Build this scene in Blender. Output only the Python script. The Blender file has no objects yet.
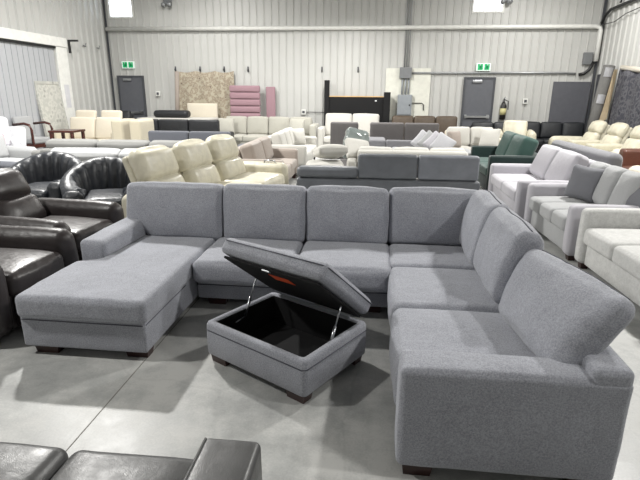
import bpy, bmesh, math, random
from mathutils import Vector, Matrix, noise
from mathutils.bvhtree import BVHTree
R = math.radians
random.seed(7)
scene = bpy.context.scene
COL = scene.collection

# ------------------------------------------------------------------ materials
def lin(c):
    return tuple(((v / 12.92) if v <= 0.04045 else ((v + 0.055) / 1.055) ** 2.4) for v in c) + (1,)
def rgb(r, g, b): return lin((r / 255, g / 255, b / 255))
class N:
    def __init__(s, name):
        s.m = bpy.data.materials.new(name); s.m.use_nodes = True
        s.t = s.m.node_tree; s.b = s.t.nodes['Principled BSDF']
        s.tc = s.t.nodes.new('ShaderNodeTexCoord')
    def n(s, k, **kw):
        x = s.t.nodes.new(k)
        for a, v in kw.items():
            if a in ('operation', 'blend_type', 'data_type', 'wave_type', 'bands_direction', 'feature', 'distance'): setattr(x, a, v)
            else: x.inputs[a].default_value = v
        return x
    def l(s, a, b): s.t.links.new(a, b)
    def noise(s, scale, detail=3, vec=None, rough=0.55):
        x = s.n('ShaderNodeTexNoise', Scale=scale, Detail=detail, Roughness=rough)
        s.l(vec or s.tc.outputs['Object'], x.inputs['Vector']); return x
    def ramp(s, fac, stops):
        r = s.t.nodes.new('ShaderNodeValToRGB'); e = r.color_ramp.elements
        e[0].position, e[0].color = stops[0]; e[1].position, e[1].color = stops[-1]
        for p, c in stops[1:-1]:
            q = e.new(p); q.color = c
        s.l(fac, r.inputs['Fac']); return r
    def bump(s, h, strength, dist=0.01, nrm=None):
        b = s.n('ShaderNodeBump', Strength=strength, Distance=dist)
        s.l(h, b.inputs['Height'])
        if nrm: s.l(nrm, b.inputs['Normal'])
        return b
def sc(c, k): return (min(c[0] * k, 1), min(c[1] * k, 1), min(c[2] * k, 1), 1)
def fabric(name, c, weave=220, var=0.16, bump=0.35, rough=0.95, wrinkle=0.25):
    m = N(name)
    n1 = m.noise(weave * 1.6, 2); n2 = m.noise(5, 3); n3 = m.noise(weave * 0.6, 2)
    mix = m.n('ShaderNodeMath', operation='ADD'); m.l(n1.outputs[0], mix.inputs[0]); m.l(n3.outputs[0], mix.inputs[1])
    h = m.n('ShaderNodeMath', operation='MULTIPLY_ADD'); m.l(n2.outputs[0], h.inputs[0]); h.inputs[1].default_value = 0.3; m.l(mix.outputs[0], h.inputs[2])
    r = m.ramp(h.outputs[0], [(0.85, sc(c, 1 - var)), (1.0, c), (1.0, c)]); 
    r.color_ramp.elements[0].position = 0.95; r.color_ramp.elements[-1].position = 1.0; r.color_ramp.elements[1].position = 0.975
    mp = m.n('ShaderNodeMapRange'); m.l(h.outputs[0], mp.inputs['Value']); mp.inputs['From Min'].default_value = 0.8; mp.inputs['From Max'].default_value = 1.5
    r2 = m.ramp(mp.outputs[0], [(0, sc(c, 1 - var)), (0.5, c), (1, sc(c, 1 + var))])
    m.l(r2.outputs[0], m.b.inputs['Base Color'])
    b1 = m.bump(n1.outputs[0], bump, 0.004); b2 = m.bump(m.noise(9, 3).outputs[0], wrinkle, 0.02, b1.outputs[0])
    m.l(b2.outputs[0], m.b.inputs['Normal']); m.b.inputs['Roughness'].default_value = rough
    m.b.inputs['Sheen Weight'].default_value = 0.25; m.b.inputs['Specular IOR Level'].default_value = 0.2
    return m.m
def leather(name, c, rough=0.38, wrinkle=0.35, spec=0.5):
    m = N(name)
    v = m.n('ShaderNodeTexVoronoi', Scale=260.0); m.l(m.tc.outputs['Object'], v.inputs['Vector'])
    n2 = m.noise(6, 4); n3 = m.noise(18, 3)
    r2 = m.ramp(n2.outputs[0], [(0.3, sc(c, 0.86)), (0.5, c), (0.75, sc(c, 1.14))])
    m.l(r2.outputs[0], m.b.inputs['Base Color'])
    b1 = m.bump(v.outputs['Distance'], 0.12, 0.002); b2 = m.bump(n3.outputs[0], wrinkle, 0.015, b1.outputs[0])
    m.l(b2.outputs[0], m.b.inputs['Normal'])
    rr = m.ramp(n3.outputs[0], [(0.3, (rough * .85,) * 3 + (1,)), (0.7, (rough * 1.2,) * 3 + (1,))])
    m.l(rr.outputs[0], m.b.inputs['Roughness']); m.b.inputs['Specular IOR Level'].default_value = spec
    return m.m
def plain(name, c, rough=0.5, metal=0.0, var=0.06, scale=8, bump=0.0):
    m = N(name); n = m.noise(scale, 3)
    r = m.ramp(n.outputs[0], [(0.3, sc(c, 1 - var)), (0.7, sc(c, 1 + var))])
    m.l(r.outputs[0], m.b.inputs['Base Color'])
    m.b.inputs['Roughness'].default_value = rough; m.b.inputs['Metallic'].default_value = metal
    if bump: m.l(m.bump(n.outputs[0], bump, 0.01).outputs[0], m.b.inputs['Normal'])
    return m.m
def wood(name, c, c2, rough=0.4, scale=3):
    m = N(name)
    mp = m.n('ShaderNodeMapping'); mp.inputs['Scale'].default_value = (1, 8, 8); m.l(m.tc.outputs['Object'], mp.inputs['Vector'])
    n = m.noise(scale, 5, mp.outputs[0]); r = m.ramp(n.outputs[0], [(0.3, c), (0.7, c2)])
    m.l(r.outputs[0], m.b.inputs['Base Color']); m.b.inputs['Roughness'].default_value = rough
    return m.m
def emit(name, c, s):
    m = N(name); m.b.inputs['Base Color'].default_value = c
    m.b.inputs['Emission Color'].default_value = c; m.b.inputs['Emission Strength'].default_value = s
    return m.m
def concrete():
    m = N('polished_concrete')
    g = m.tc.outputs['Object']
    n1 = m.noise(0.9, 6, g, 0.6); n2 = m.noise(7, 5, g, 0.65); n3 = m.noise(90, 3, g)
    a = m.n('ShaderNodeMath', operation='MULTIPLY_ADD'); m.l(n2.outputs[0], a.inputs[0]); a.inputs[1].default_value = 0.55; m.l(n1.outputs[0], a.inputs[2])
    b = m.n('ShaderNodeMath', operation='MULTIPLY_ADD'); m.l(n3.outputs[0], b.inputs[0]); b.inputs[1].default_value = 0.25; m.l(a.outputs[0], b.inputs[2])
    r = m.ramp(b.outputs[0], [(0.62, rgb(138, 139, 138)), (0.85, rgb(166, 167, 165)), (1.0, rgb(186, 186, 183))])
    # hairline cracks and scuffs
    w = m.n('ShaderNodeTexVoronoi', Scale=1.1, feature='DISTANCE_TO_EDGE')
    wn = m.noise(3, 4, g); mx = m.n('ShaderNodeMix', data_type='VECTOR'); mx.inputs[0].default_value = 0.12
    m.l(g, mx.inputs[4]); m.l(wn.outputs['Color'], mx.inputs[5]); m.l(mx.outputs[1], w.inputs['Vector'])
    cr = m.ramp(w.outputs['Distance'], [(0.0, (0.86,) * 3 + (1,)), (0.012, (1,) * 3 + (1,))])
    mul = m.n('ShaderNodeMix', data_type='RGBA', blend_type='MULTIPLY'); mul.inputs[0].default_value = 0.6
    m.l(r.outputs[0], mul.inputs[6]); m.l(cr.outputs[0], mul.inputs[7])
    m.l(mul.outputs[2], m.b.inputs['Base Color'])
    rr = m.ramp(a.outputs[0], [(0.5, (0.30,) * 3 + (1,)), (1.0, (0.52,) * 3 + (1,))]); m.l(rr.outputs[0], m.b.inputs['Roughness'])
    m.l(m.bump(n3.outputs[0], 0.08, 0.004).outputs[0], m.b.inputs['Normal'])
    m.b.inputs['Specular IOR Level'].default_value = 0.45
    return m.m
def patterned(name, c, c2, c3, scale=9, rough=0.95):
    m = N(name); n = m.noise(scale, 5, None, 0.7); v = m.n('ShaderNodeTexVoronoi', Scale=scale * 0.8); m.l(m.tc.outputs['Object'], v.inputs['Vector'])
    a = m.n('ShaderNodeMath', operation='MULTIPLY_ADD'); m.l(v.outputs['Distance'], a.inputs[0]); a.inputs[1].default_value = 0.5; m.l(n.outputs[0], a.inputs[2])
    r = m.ramp(a.outputs[0], [(0.48, c), (0.62, c2), (0.72, c3), (0.85, c2)])
    m.l(r.outputs[0], m.b.inputs['Base Color']); m.b.inputs['Roughness'].default_value = rough
    return m.m

M = dict(
    grey=fabric('heather_grey_fabric', rgb(156, 158, 166), var=0.38, wrinkle=0.5, bump=0.4),
    seam=plain('seam_thread', rgb(84, 85, 93), 0.9),
    black_lining=plain('black_lining', rgb(9, 9, 12), 0.9),
    darkwood=wood('dark_wood', rgb(38, 24, 22), rgb(62, 36, 32), 0.35),
    brownlea=leather('dark_brown_leather', rgb(50, 45, 45), 0.36, 0.22),
    blacklea=leather('black_leather', rgb(33, 36, 42), 0.42, 0.5),
    blacklea2=leather('dull_black_leather', rgb(30, 32, 36), 0.5, 0.3),
    fglea=leather('charcoal_leather', rgb(80, 80, 80), 0.36, 0.12),
    creamlea=leather('cream_leather', rgb(196, 191, 173), 0.36, 0.4),
    greylea=leather('slate_grey_leather', rgb(104, 107, 112), 0.42, 0.2),
    greylea_lit=leather('lit_slate_leather', rgb(124, 127, 134), 0.45, 0.2),  # same slate leather, paler: light on one headrest put into its colour
    taupe=fabric('taupe_fabric', rgb(158, 148, 140), var=0.1),
    white=fabric('white_fabric', rgb(190, 188, 182), var=0.06),
    lilac=fabric('pale_lilac_fabric', rgb(178, 176, 182), var=0.06),
    silver=fabric('silver_grey_fabric', rgb(160, 161, 162), var=0.08),
    pearl=fabric('pearl_grey_fabric', rgb(194, 194, 192), var=0.12, weave=40),
    oat=fabric('oatmeal_fabric', rgb(168, 166, 157), var=0.08),
    silverdark=fabric('ash_grey_fabric', rgb(118, 118, 116), var=0.08),
    midgrey=fabric('mid_grey_fabric', rgb(116, 116, 120), var=0.1),
    darkgrey=fabric('dark_grey_fabric', rgb(88, 90, 97), var=0.1),
    warmgrey=fabric('warm_grey_fabric', rgb(94, 91, 91), var=0.1),
    green=fabric('green_velvet', rgb(54, 80, 74), var=0.14, rough=0.7),
    darkgreen=fabric('dark_green_velvet', rgb(24, 42, 40), var=0.14, rough=0.6),
    beige=fabric('beige_fabric', rgb(192, 184, 164), var=0.05),
    ivory=fabric('ivory_fabric', rgb(210, 202, 186), var=0.05),
    pink=fabric('pink_velvet', rgb(156, 126, 134), var=0.08, rough=0.7),
    brown=leather('brown_leather', rgb(82, 70, 58), 0.5, 0.3),
    cognac=leather('cognac_leather', rgb(88, 54, 42), 0.36, 0.3),
    steel=plain('brushed_steel', rgb(190, 192, 196), 0.3, 1.0),
    doorpanel=plain('loading_door_paint', rgb(172, 174, 178), 0.5, 0, .04, .8),
    door=plain('door_paint', rgb(92, 94, 100), 0.5),
    doorframe=plain('door_frame_paint', rgb(70, 72, 77), 0.5),
    sign=plain('sign_white', rgb(225, 232, 228), 0.5),
    signgreen=emit('sign_green', rgb(20, 165, 100), 0.35),
    signwhite=emit('sign_lit_white', rgb(225, 240, 232), 0.3),
    pipe=plain('white_pipe', rgb(226, 226, 222), 0.4),
    conduit=plain('galvanised_conduit', rgb(160, 162, 164), 0.4, 0.5),
    panelgrey=plain('electrical_grey', rgb(142, 147, 152), 0.5),
    boxgrey=plain('box_grey', rgb(118, 120, 122), 0.5),
    blackpl=plain('black_plastic', rgb(20, 20, 22), 0.4),
    ply=plain('painted_plywood', rgb(214, 214, 204), 0.6),
    slab=plain('grey_panel', rgb(90, 91, 97), 0.6),
    red=plain('extinguisher_black', rgb(36, 34, 32), 0.4),
    yellow=plain('yellow_label', rgb(196, 190, 140), 0.5),
    paper=plain('paper_white', rgb(206, 206, 210), 0.6),
    bedblack=plain('matt_black_paint', rgb(9, 9, 11), 0.85),
    lightwood=wood('light_wood', rgb(198, 160, 110), rgb(216, 180, 130)),
    redwood=wood('red_brown_wood', rgb(56, 30, 26), rgb(84, 44, 38), 0.25),
    rug=patterned('persian_rug', rgb(96, 78, 70), rgb(176, 168, 150), rgb(138, 124, 108), 11),
    rugdark=patterned('charcoal_rug', rgb(48, 48, 56), rgb(62, 62, 70), rgb(96, 96, 100), 9),
    rugroll=patterned('rolled_rug_backing', rgb(86, 86, 86), rgb(98, 97, 95), rgb(106, 105, 103), 30),
    rugback=plain('jute_backing', rgb(200, 184, 156), 0.9),
    headboard=patterned('grey_carved_board', rgb(150, 150, 144), rgb(176, 176, 170), rgb(196, 195, 188), 8),
    orange=plain('orange_label', rgb(220, 84, 40), 0.6),
    plastic=plain('clear_plastic_wrap', rgb(124, 132, 130), 0.15),
    throwgrey=fabric('charcoal_cushion_fabric', rgb(112, 113, 118), var=0.1),
    stripe=fabric('pale_cushion_fabric', rgb(178, 178, 182), var=0.1),
    wallm=plain('white_wall_metal', rgb(190, 190, 187), 0.45, 0.0, 0.03, 0.7),
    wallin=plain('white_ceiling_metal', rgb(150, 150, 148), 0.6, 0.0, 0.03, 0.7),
    floor=concrete(),
    joint=plain('floor_joint_filler', rgb(124, 122, 116), 0.8),
    sky=emit('daylight', (0.9, 0.95, 1, 1), 5.0),
    lamp=emit('lamp_diffuser', (1, 0.98, 0.94, 1), 6.0),
)
gl = N('window_glass'); gl.b.inputs['Transmission Weight'].default_value = 1; gl.b.inputs['Roughness'].default_value = 0.02; M['glass'] = gl.m

# ------------------------------------------------------------------ object helpers
def link(name, me, mat, parent=None, loc=(0, 0, 0), rot=(0, 0, 0), smooth=True):
    o = bpy.data.objects.new(name, me); COL.objects.link(o)
    if mat: me.materials.append(mat)
    o.location = loc; o.rotation_euler = rot
    if parent: o.parent = parent
    if smooth:
        for p in me.polygons: p.use_smooth = True
    return o
def from_bm(name, bm, mat, parent=None, loc=(0, 0, 0), rot=(0, 0, 0), smooth=True):
    bmesh.ops.recalc_face_normals(bm, faces=bm.faces)
    me = bpy.data.meshes.new(name); bm.to_mesh(me); bm.free()
    return link(name, me, mat, parent, loc, rot, smooth)
def tag(o, label=None, cat=None, group=None, kind=None):
    if label: o['label'] = label
    if cat: o['category'] = cat
    if group: o['group'] = group
    if kind: o['kind'] = kind
    return o
def thing(name, label, cat, loc=(0, 0, 0), rz=0, group=None):
    o = bpy.data.objects.new(name, None); COL.objects.link(o); o.empty_display_size = 0.1
    o.location = loc; o.rotation_euler = (0, 0, R(rz)); return tag(o, label, cat, group)

def rbox_bm(bm, sx, sy, sz, r=0.03, c=(0, 0, 0), puff=(0, 0, 0), seg=3, n=6, wr=0.0, rot=None, fn=None, seed=0):
    """soft rounded box; puff = outward swelling of the x, y and z faces"""
    h = Vector((sx / 2, sy / 2, sz / 2)); r = min(r, min(h) * 0.98)
    def axis(H):
        e = [-H + r * (1 - math.tan(R(45) * (1 - i / seg))) for i in range(seg + 1)]
        inner = H - r
        m = [(-inner + 2 * inner * i / n) for i in range(1, n)]
        return e + m + [-v for v in reversed(e)]
    ax = [axis(H) for H in h]
    vm = {}
    M3 = rot or Matrix.Identity(3); cc = Vector(c)
    def vert(i, j, k):
        key = (i, j, k)
        if key in vm: return vm[key]
        p = Vector((ax[0][i], ax[1][j], ax[2][k]))
        q = Vector([max(-h[a] + r, min(h[a] - r, p[a])) for a in range(3)])
        d = p - q
        if d.length > 1e-9: p2 = q + d.normalized() * r
        else: p2 = p
        u = [min(1, abs(p[a]) / h[a]) for a in range(3)]
        for a in range(3):
            if puff[a]:
                b, e = (a + 1) % 3, (a + 2) % 3
                f = (1 - u[b] ** 2.4) * (1 - u[e] ** 2.4)
                p2[a] += math.copysign(1, p[a]) * puff[a] * f * (u[a] ** 1.5)
        if wr:
            nn = noise.noise_vector((p2 + Vector((seed * 3.1, seed * 1.7, 0))) * 4.5) * wr + noise.noise_vector((p2 + Vector((seed, 0, 5))) * 13) * wr * 0.35
            p2 += nn
        if fn: p2 = fn(p2)
        vm[key] = bm.verts.new(M3 @ p2 + cc)
        return vm[key]
    L = [len(a) - 1 for a in ax]
    for (a, b, cax) in ((0, 1, 2), (1, 2, 0), (2, 0, 1)):
        for side in (0, L[cax]):
            for i in range(L[a]):
                for j in range(L[b]):
                    ids = []
                    for (di, dj) in ((0, 0), (1, 0), (1, 1), (0, 1)):
                        t = [0, 0, 0]; t[a] = i + di; t[b] = j + dj; t[cax] = side
                        ids.append(vert(*t))
                    try: bm.faces.new(ids)
                    except ValueError: pass
def soft(name, size, mat, parent, loc, rot=(0, 0, 0), r=0.04, puff=(0, 0, 0), wr=0.0, seg=3, n=6, fn=None):
    bm = bmesh.new(); rbox_bm(bm, *size, r=r, puff=puff, wr=wr, seg=seg, n=n, fn=fn, seed=random.random() * 9)
    return from_bm(name, bm, mat, parent, loc, rot)
def box_bm(bm, x0, x1, y0, y1, z0, z1):
    v = [bm.verts.new((x, y, z)) for x in (x0, x1) for y in (y0, y1) for z in (z0, z1)]
    for f in ((0, 1, 3, 2), (4, 6, 7, 5), (0, 4, 5, 1), (2, 3, 7, 6), (0, 2, 6, 4), (1, 5, 7, 3)): bm.faces.new([v[i] for i in f])
def hard(name, x0, x1, y0, y1, z0, z1, mat, parent=None, bev=0.0, loc=(0, 0, 0), rot=(0, 0, 0)):
    bm = bmesh.new(); box_bm(bm, x0, x1, y0, y1, z0, z1)
    if bev: bmesh.ops.bevel(bm, geom=bm.edges[:], offset=bev, segments=2, affect='EDGES', profile=0.5)
    return from_bm(name, bm, mat, parent, loc, rot, False)
def tube_bm(bm, pts, r, seg=8, caps=True):
    pts = [Vector(p) for p in pts]; rings = []
    up = Vector((0, 0, 1))
    for i, p in enumerate(pts):
        t = (pts[min(i + 1, len(pts) - 1)] - pts[max(i - 1, 0)]).normalized()
        a = t.cross(up if abs(t.z) < 0.95 else Vector((1, 0, 0))).normalized(); b = t.cross(a)
        rr = r[i] if isinstance(r, (list, tuple)) else r
        rings.append([bm.verts.new(p + (a * math.cos(k * 2 * math.pi / seg) + b * math.sin(k * 2 * math.pi / seg)) * rr) for k in range(seg)])
    for A, B in zip(rings, rings[1:]):
        for k in range(seg): bm.faces.new((A[k], A[(k + 1) % seg], B[(k + 1) % seg], B[k]))
    if caps: bm.faces.new(rings[0]); bm.faces.new(rings[-1])
def tube(name, pts, r, mat, parent=None, seg=8, loc=(0, 0, 0)):
    bm = bmesh.new(); tube_bm(bm, pts, r, seg); return from_bm(name, bm, mat, parent, loc)
def prism_bm(bm, prof, w, x0=0.0, bev=0.0):
    """profile of (y,z) points extruded along x"""
    A = [bm.verts.new((x0, y, z)) for y, z in prof]; B = [bm.verts.new((x0 + w, y, z)) for y, z in prof]
    fa = bm.faces.new(A); fb = bm.faces.new(B); n = len(prof)
    for i in range(n): bm.faces.new((A[i], A[(i + 1) % n], B[(i + 1) % n], B[i]))
    if bev:
        ed = [e for e in fa.edges] + [e for e in fb.edges]
        bmesh.ops.bevel(bm, geom=ed, offset=bev, segments=3, affect='EDGES', profile=0.5)
def smoothprof(pts, k=2):
    for _ in range(k):
        q = []
        for i in range(len(pts)):
            a, b = pts[i], pts[(i + 1) % len(pts)]
            q += [(a[0] * .75 + b[0] * .25, a[1] * .75 + b[1] * .25), (a[0] * .25 + b[0] * .75, a[1] * .25 + b[1] * .75)]
        pts = q
    return pts
def legs(t, w, d, h, mat, size=0.07, taper=0.75, inset=0.05, name='leg'):
    for sx in (-1, 1):
        for sy in (-1, 1):
            bm = bmesh.new(); x = sx * (w / 2 - inset - size / 2); y = sy * (d / 2 - inset - size / 2)
            a = size / 2; b = a * taper
            v = [bm.verts.new((x + i * b, y + j * b, 0)) for i, j in ((-1, -1), (1, -1), (1, 1), (-1, 1))] + [bm.verts.new((x + i * a, y + j * a, h)) for i, j in ((-1, -1), (1, -1), (1, 1), (-1, 1))]
            bm.faces.new(v[:4]); bm.faces.new(v[4:])
            for i in range(4): bm.faces.new((v[i], v[(i + 1) % 4], v[4 + (i + 1) % 4], v[4 + i]))
            from_bm(name, bm, mat, t, smooth=False)

# ------------------------------------------------------------------ the generic sofa: front faces local -y
def sofa(name, label, cat, x, y, rz, w, d=0.95, n=3, sh=0.45, ah=0.62, aw=0.18, bh=0.88, mat='silver', cmat=None, amat=None,
         leg=0.06, lmat='darkwood', arms='LR', st=0.17, bt=0.18, tilt=10, cushions=True, seats=True, group=None, fr=None, armr=0.05,
         puff=0.025, nb=None, ct=0.18, z=0.0, head=False, backr=0.05, thinleg=False, cb=None, split=0):
    t = thing(name, label, cat, (x, y, z), rz, group)
    m = M[mat]; cm = M[cmat or mat]; am = M[amat or mat]
    fr = fr if fr is not None else bh - 0.08
    La = aw if 'L' in arms else 0.0; Ra = aw if 'R' in arms else 0.0
    x0, x1 = -w / 2 + La, w / 2 - Ra; iw = x1 - x0
    soft('base', (iw - 0.004, d - 0.06, sh - st - leg), m, t, ((x0 + x1) / 2, 0.02, leg + (sh - st - leg) / 2), r=0.015, n=3, seg=2)
    bwid = (iw - 0.004) if La or Ra else w
    for i in range(split or 1):
        q = bwid / (split or 1)
        soft('back_panel' if split else 'back_frame', (q - (0.012 if split else 0), bt, fr - leg), m, t, ((x0 + x1) / 2 - bwid / 2 + q * (i + .5), d / 2 - bt / 2, leg + (fr - leg) / 2), r=backr, n=5, puff=(0, 0.008 if split else 0, 0))
    for s, A in ((-1, La), (1, Ra)):
        if A: soft('arm', (A, d, ah - leg), am, t, (s * (w / 2 - A / 2), 0, leg + (ah - leg) / 2), r=min(armr, A * .48), puff=(0.008, 0.006, 0.01), wr=0.003)
    legs(t, w, d, leg, M[lmat], 0.05 if thinleg else 0.08, 0.6 if thinleg else 0.8, 0.04)
    cw = iw / n
    if seats:
        for i in range(n):
            soft('seat_cushion', (cw - 0.006, d - bt - 0.02, st), cm, t, (x0 + cw * (i + .5), -(bt) / 2 - 0.015, sh - st / 2), r=0.045, puff=(0.0, 0.008, puff), wr=0.005)
    if cushions:
        nb = nb or n; bw = iw / nb
        cbz = cb or (bh - sh + 0.01)
        for i in range(nb):
            soft('back_cushion', (bw - 0.008, ct, cbz), cm, t,
                 (x0 + bw * (i + .5), d / 2 - bt - ct / 2 + 0.0 - 0.02, sh + cbz / 2 - 0.005), (R(-tilt), 0, 0), r=0.06, puff=(0.0, 0.03, 0.012), wr=0.008)
    if head:
        for i in range(n):
            soft('headrest', (cw - 0.14, 0.12, 0.24), cm, t, (x0 + cw * (i + .5), d / 2 - bt / 2 + head, bh + 0.06), (R(-12), 0, 0), r=0.05, puff=(0, .015, 0.01), wr=0.004)
    return t
def pillow(name, label, x, y, z, rot, s=0.45, th=0.16, mat='throwgrey', group=None, h=None):
    def f(p):
        k = 1 - 0.5 * max(0, (abs(p.x) / (s / 2)) ** 4) ** 1 * 0.55 - 0.5 * ((abs(p.z) / ((h or s) / 2)) ** 4) * 0.55
        return Vector((p.x * (1 - 0.06 * (1 - (abs(p.z) / ((h or s) / 2)) ** 2)), p.y * max(0.12, k), p.z * (1 - 0.06 * (1 - (abs(p.x) / (s / 2)) ** 2))))
    bm = bmesh.new(); rbox_bm(bm, s, th, h or s, r=0.05, puff=(0, 0.03, 0), n=8, wr=0.006, fn=f, seed=x)
    o = from_bm(name, bm, M[mat], None, (x, y, z), tuple(R(a) for a in rot)); return tag(o, label, 'cushion', group)

# ================================================================== SETTING
D = 16.2; XL = -8.8; XR = 6.45; HC = 5.6; YB = -7.0
def struct(o): o['kind'] = 'structure'; return o
struct(hard('floor', XL - .2, XR + .2, YB - .2, D + .2, -0.2, 0, M['floor']))
struct(hard('ceiling', XL - .2, XR + .2, YB - .2, D + .2, HC, HC + 0.15, M['wallin']))
def ribwall(name, length, z0, z1, pitch, depth, holes=None, wide=False):
    """ribbed metal sheet in local x (0..length), ribs stand out to local -y; holes = (x0,x1,z0,z1)"""
    prof = []; x = 0
    while x < length - 1e-6:
        for dx, dy in (((0, 0), (0.5, 0), (0.58, -depth), (0.9, -depth), (0.98, 0)) if wide else ((0, 0), (0.60, 0), (0.66, -depth), (0.74, -depth), (0.80, 0), (0.88, 0.0), (0.9, -depth * .3), (0.92, 0))):
            if x + dx * pitch <= length: prof.append((x + dx * pitch, dy))
        x += pitch
    prof.append((length, 0))
    for h in holes or []:
        for hx in h[:2]:
            if not any(abs(p[0] - hx) < 1e-4 for p in prof): prof.append((hx, 0))
    prof.sort()
    bm = bmesh.new()
    zs = sorted({z0, z1} | {v for h in holes or [] for v in h[2:]})
    G = [[bm.verts.new((px, py, z)) for px, py in prof] for z in zs]
    for i in range(len(zs) - 1):
        for j in range(len(prof) - 1):
            cx = (prof[j][0] + prof[j + 1][0]) / 2; cz = (zs[i] + zs[i + 1]) / 2
            if any(h[0] < cx < h[1] and h[2] < cz < h[3] for h in holes or []): continue
            bm.faces.new((G[i][j], G[i][j + 1], G[i + 1][j + 1], G[i + 1][j]))
    # a flat backing sheet with the same openings gives the wall its thickness
    xs = sorted({0, length} | {v for h in holes or [] for v in h[:2]})
    for i in range(len(zs) - 1):
        for j in range(len(xs) - 1):
            cx = (xs[j] + xs[j + 1]) / 2; cz = (zs[i] + zs[i + 1]) / 2
            if any(h[0] < cx < h[1] and h[2] < cz < h[3] for h in holes or []): continue
            box_bm(bm, xs[j], xs[j + 1], 0.02, 0.14, zs[i], zs[i + 1])
    me = bpy.data.meshes.new(name); bm.to_mesh(me); bm.free()
    o = link(name, me, M['wallm'], None, smooth=False); return struct(o)
wins = [(-8.62, -7.78, 3.93, 4.85), (2.68, 3.60, 4.0, 4.92)]
o = ribwall('wall_back', XR - XL, 0, HC, 0.23, 0.022, [(a - XL, b - XL, c, d) for a, b, c, d in wins]); o.location = (XL, D, 0)
o = ribwall('wall_left', D - YB, 0, HC, 0.30, 0.05, None, True); o.location = (XL, YB, 0); o.rotation_euler = (0, 0, R(90))
o = ribwall('wall_right', D - YB, 0, HC, 0.30, 0.03, None, True); o.location = (XR, D, 0); o.rotation_euler = (0, 0, R(-90))
o = ribwall('wall_front', XR - XL, 0, HC, 0.30, 0.03); o.location = (XR, YB, 0); o.rotation_euler = (0, 0, R(180))
for i, (a, b, c, d) in enumerate(wins):
    bm = bmesh.new(); w = 0.05
    for q in ((a, b, c, c + w), (a, b, d - w, d), (a, a + w, c + w, d - w), (b - w, b, c + w, d - w)): box_bm(bm, q[0], q[1], D - 0.03, D + 0.1, q[2], q[3])
    o = struct(from_bm('window_%d' % (i + 1), bm, M['pipe'], smooth=False))
    hard('glass', a + w, b - w, D + 0.04, D + 0.05, c + w, d - w, M['glass'], o)
# metal corner strips, base angle and floor joints
struct(hard('trim_1', XL + 0.052, XL + 0.10, D - 0.06, D - 0.024, 0, HC, M['doorframe']))
struct(hard('trim_2', XR - 0.10, XR - 0.034, D - 0.07, D - 0.024, 0, HC, M['doorframe']))
struct(hard('baseboard_back', XL + 0.11, XR - 0.11, D - 0.03, D - 0.024, 0, 0.1, M['boxgrey']))
# doors
def door(idx, x0, x1, h, tag_x):
    o = struct(hard('door_%d' % idx, x0 + 0.05, x1 - 0.05, D - 0.075, D - 0.03, 0.01, h - 0.05, M['door']))
    bm = bmesh.new()
    box_bm(bm, x0, x0 + 0.05, D - 0.10, D - 0.024, 0, h); box_bm(bm, x1 - 0.05, x1, D - 0.10, D - 0.024, 0, h); box_bm(bm, x0 + .05, x1 - .05, D - 0.10, D - 0.024, h - 0.05, h)
    from_bm('door_frame', bm, M['doorframe'], o, smooth=False)
    bm = bmesh.new(); box_bm(bm, x0 + 0.1, x1 - 0.1, D - 0.15, D - 0.10, 1.00, 1.06); box_bm(bm, x0 + 0.1, x0 + 0.16, D - 0.12, D - 0.075, 0.98, 1.09); box_bm(bm, x1 - 0.18, x1 - 0.1, D - 0.12, D - 0.075, 0.98, 1.09)
    from_bm('push_bar', bm, M['steel'], o, smooth=False)
    hard('door_closer', x0 + tag_x, x0 + tag_x + 0.28, D - 0.13, D - 0.075, h - 0.16, h - 0.09, M['steel'], o, 0.005)
    return o
door(1, -8.52, -7.62, 2.2, 0.22)
door(2, 2.62, 3.56, 2.2, 0.26)

# ------------------------------------------------------------------ wall fittings
def exit_sign(x, z, label):
    t = thing('exit_sign', label, 'sign', (x, D - 0.03, z))
    hard('housing', -0.21, 0.21, -0.06, 0, -0.11, 0.11, M['signwhite'], t, 0.006)
    for k, s in ((-0.095, 1), (0.1, -1)):
        o = hard('pictogram_field', k - 0.075, k + 0.075, -0.064, -0.0601, -0.085, 0.085, M['signgreen'], t)
    def man(cx, s):
        bm = bmesh.new()
        bmesh.ops.create_circle(bm, cap_ends=True, radius=0.016, segments=12, matrix=Matrix.Translation((cx + s * .012, -0.0655, 0.055)) @ Matrix.Rotation(R(90), 4, 'X'))
        def limb(a, b, w):
            a = Vector((cx + s * a[0], -0.0655, a[1])); b = Vector((cx + s * b[0], -0.0655, b[1])); d = (b - a).normalized(); p = Vector((d.z, 0, -d.x)) * w / 2
            bm.faces.new([bm.verts.new(q) for q in (a + p, b + p, b - p, a - p)])
        limb((0.005, 0.036), (-0.012, -0.012), 0.024); limb((0.0, 0.03), (0.036, 0.012), 0.011); limb((0, 0.03), (-0.034, 0.02), 0.011)
        limb((-0.01, -0.01), (0.022, -0.03), 0.013); limb((0.022, -0.03), (0.012, -0.066), 0.012); limb((-0.012, -0.01), (-0.022, -0.045), 0.013); limb((-0.022, -0.045), (-0.05, -0.05), 0.012)
        bmesh.ops.solidify(bm, geom=bm.faces[:], thickness=0.001)
        from_bm('running_figure', bm, M['sign'], t, smooth=False)
    man(-0.09, -1); man(0.105, 1)
exit_sign(-8.10, 2.53, 'green and white exit sign over the left door in the far wall')
exit_sign(3.16, 2.49, 'green and white exit sign over the right door in the far wall')
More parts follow.
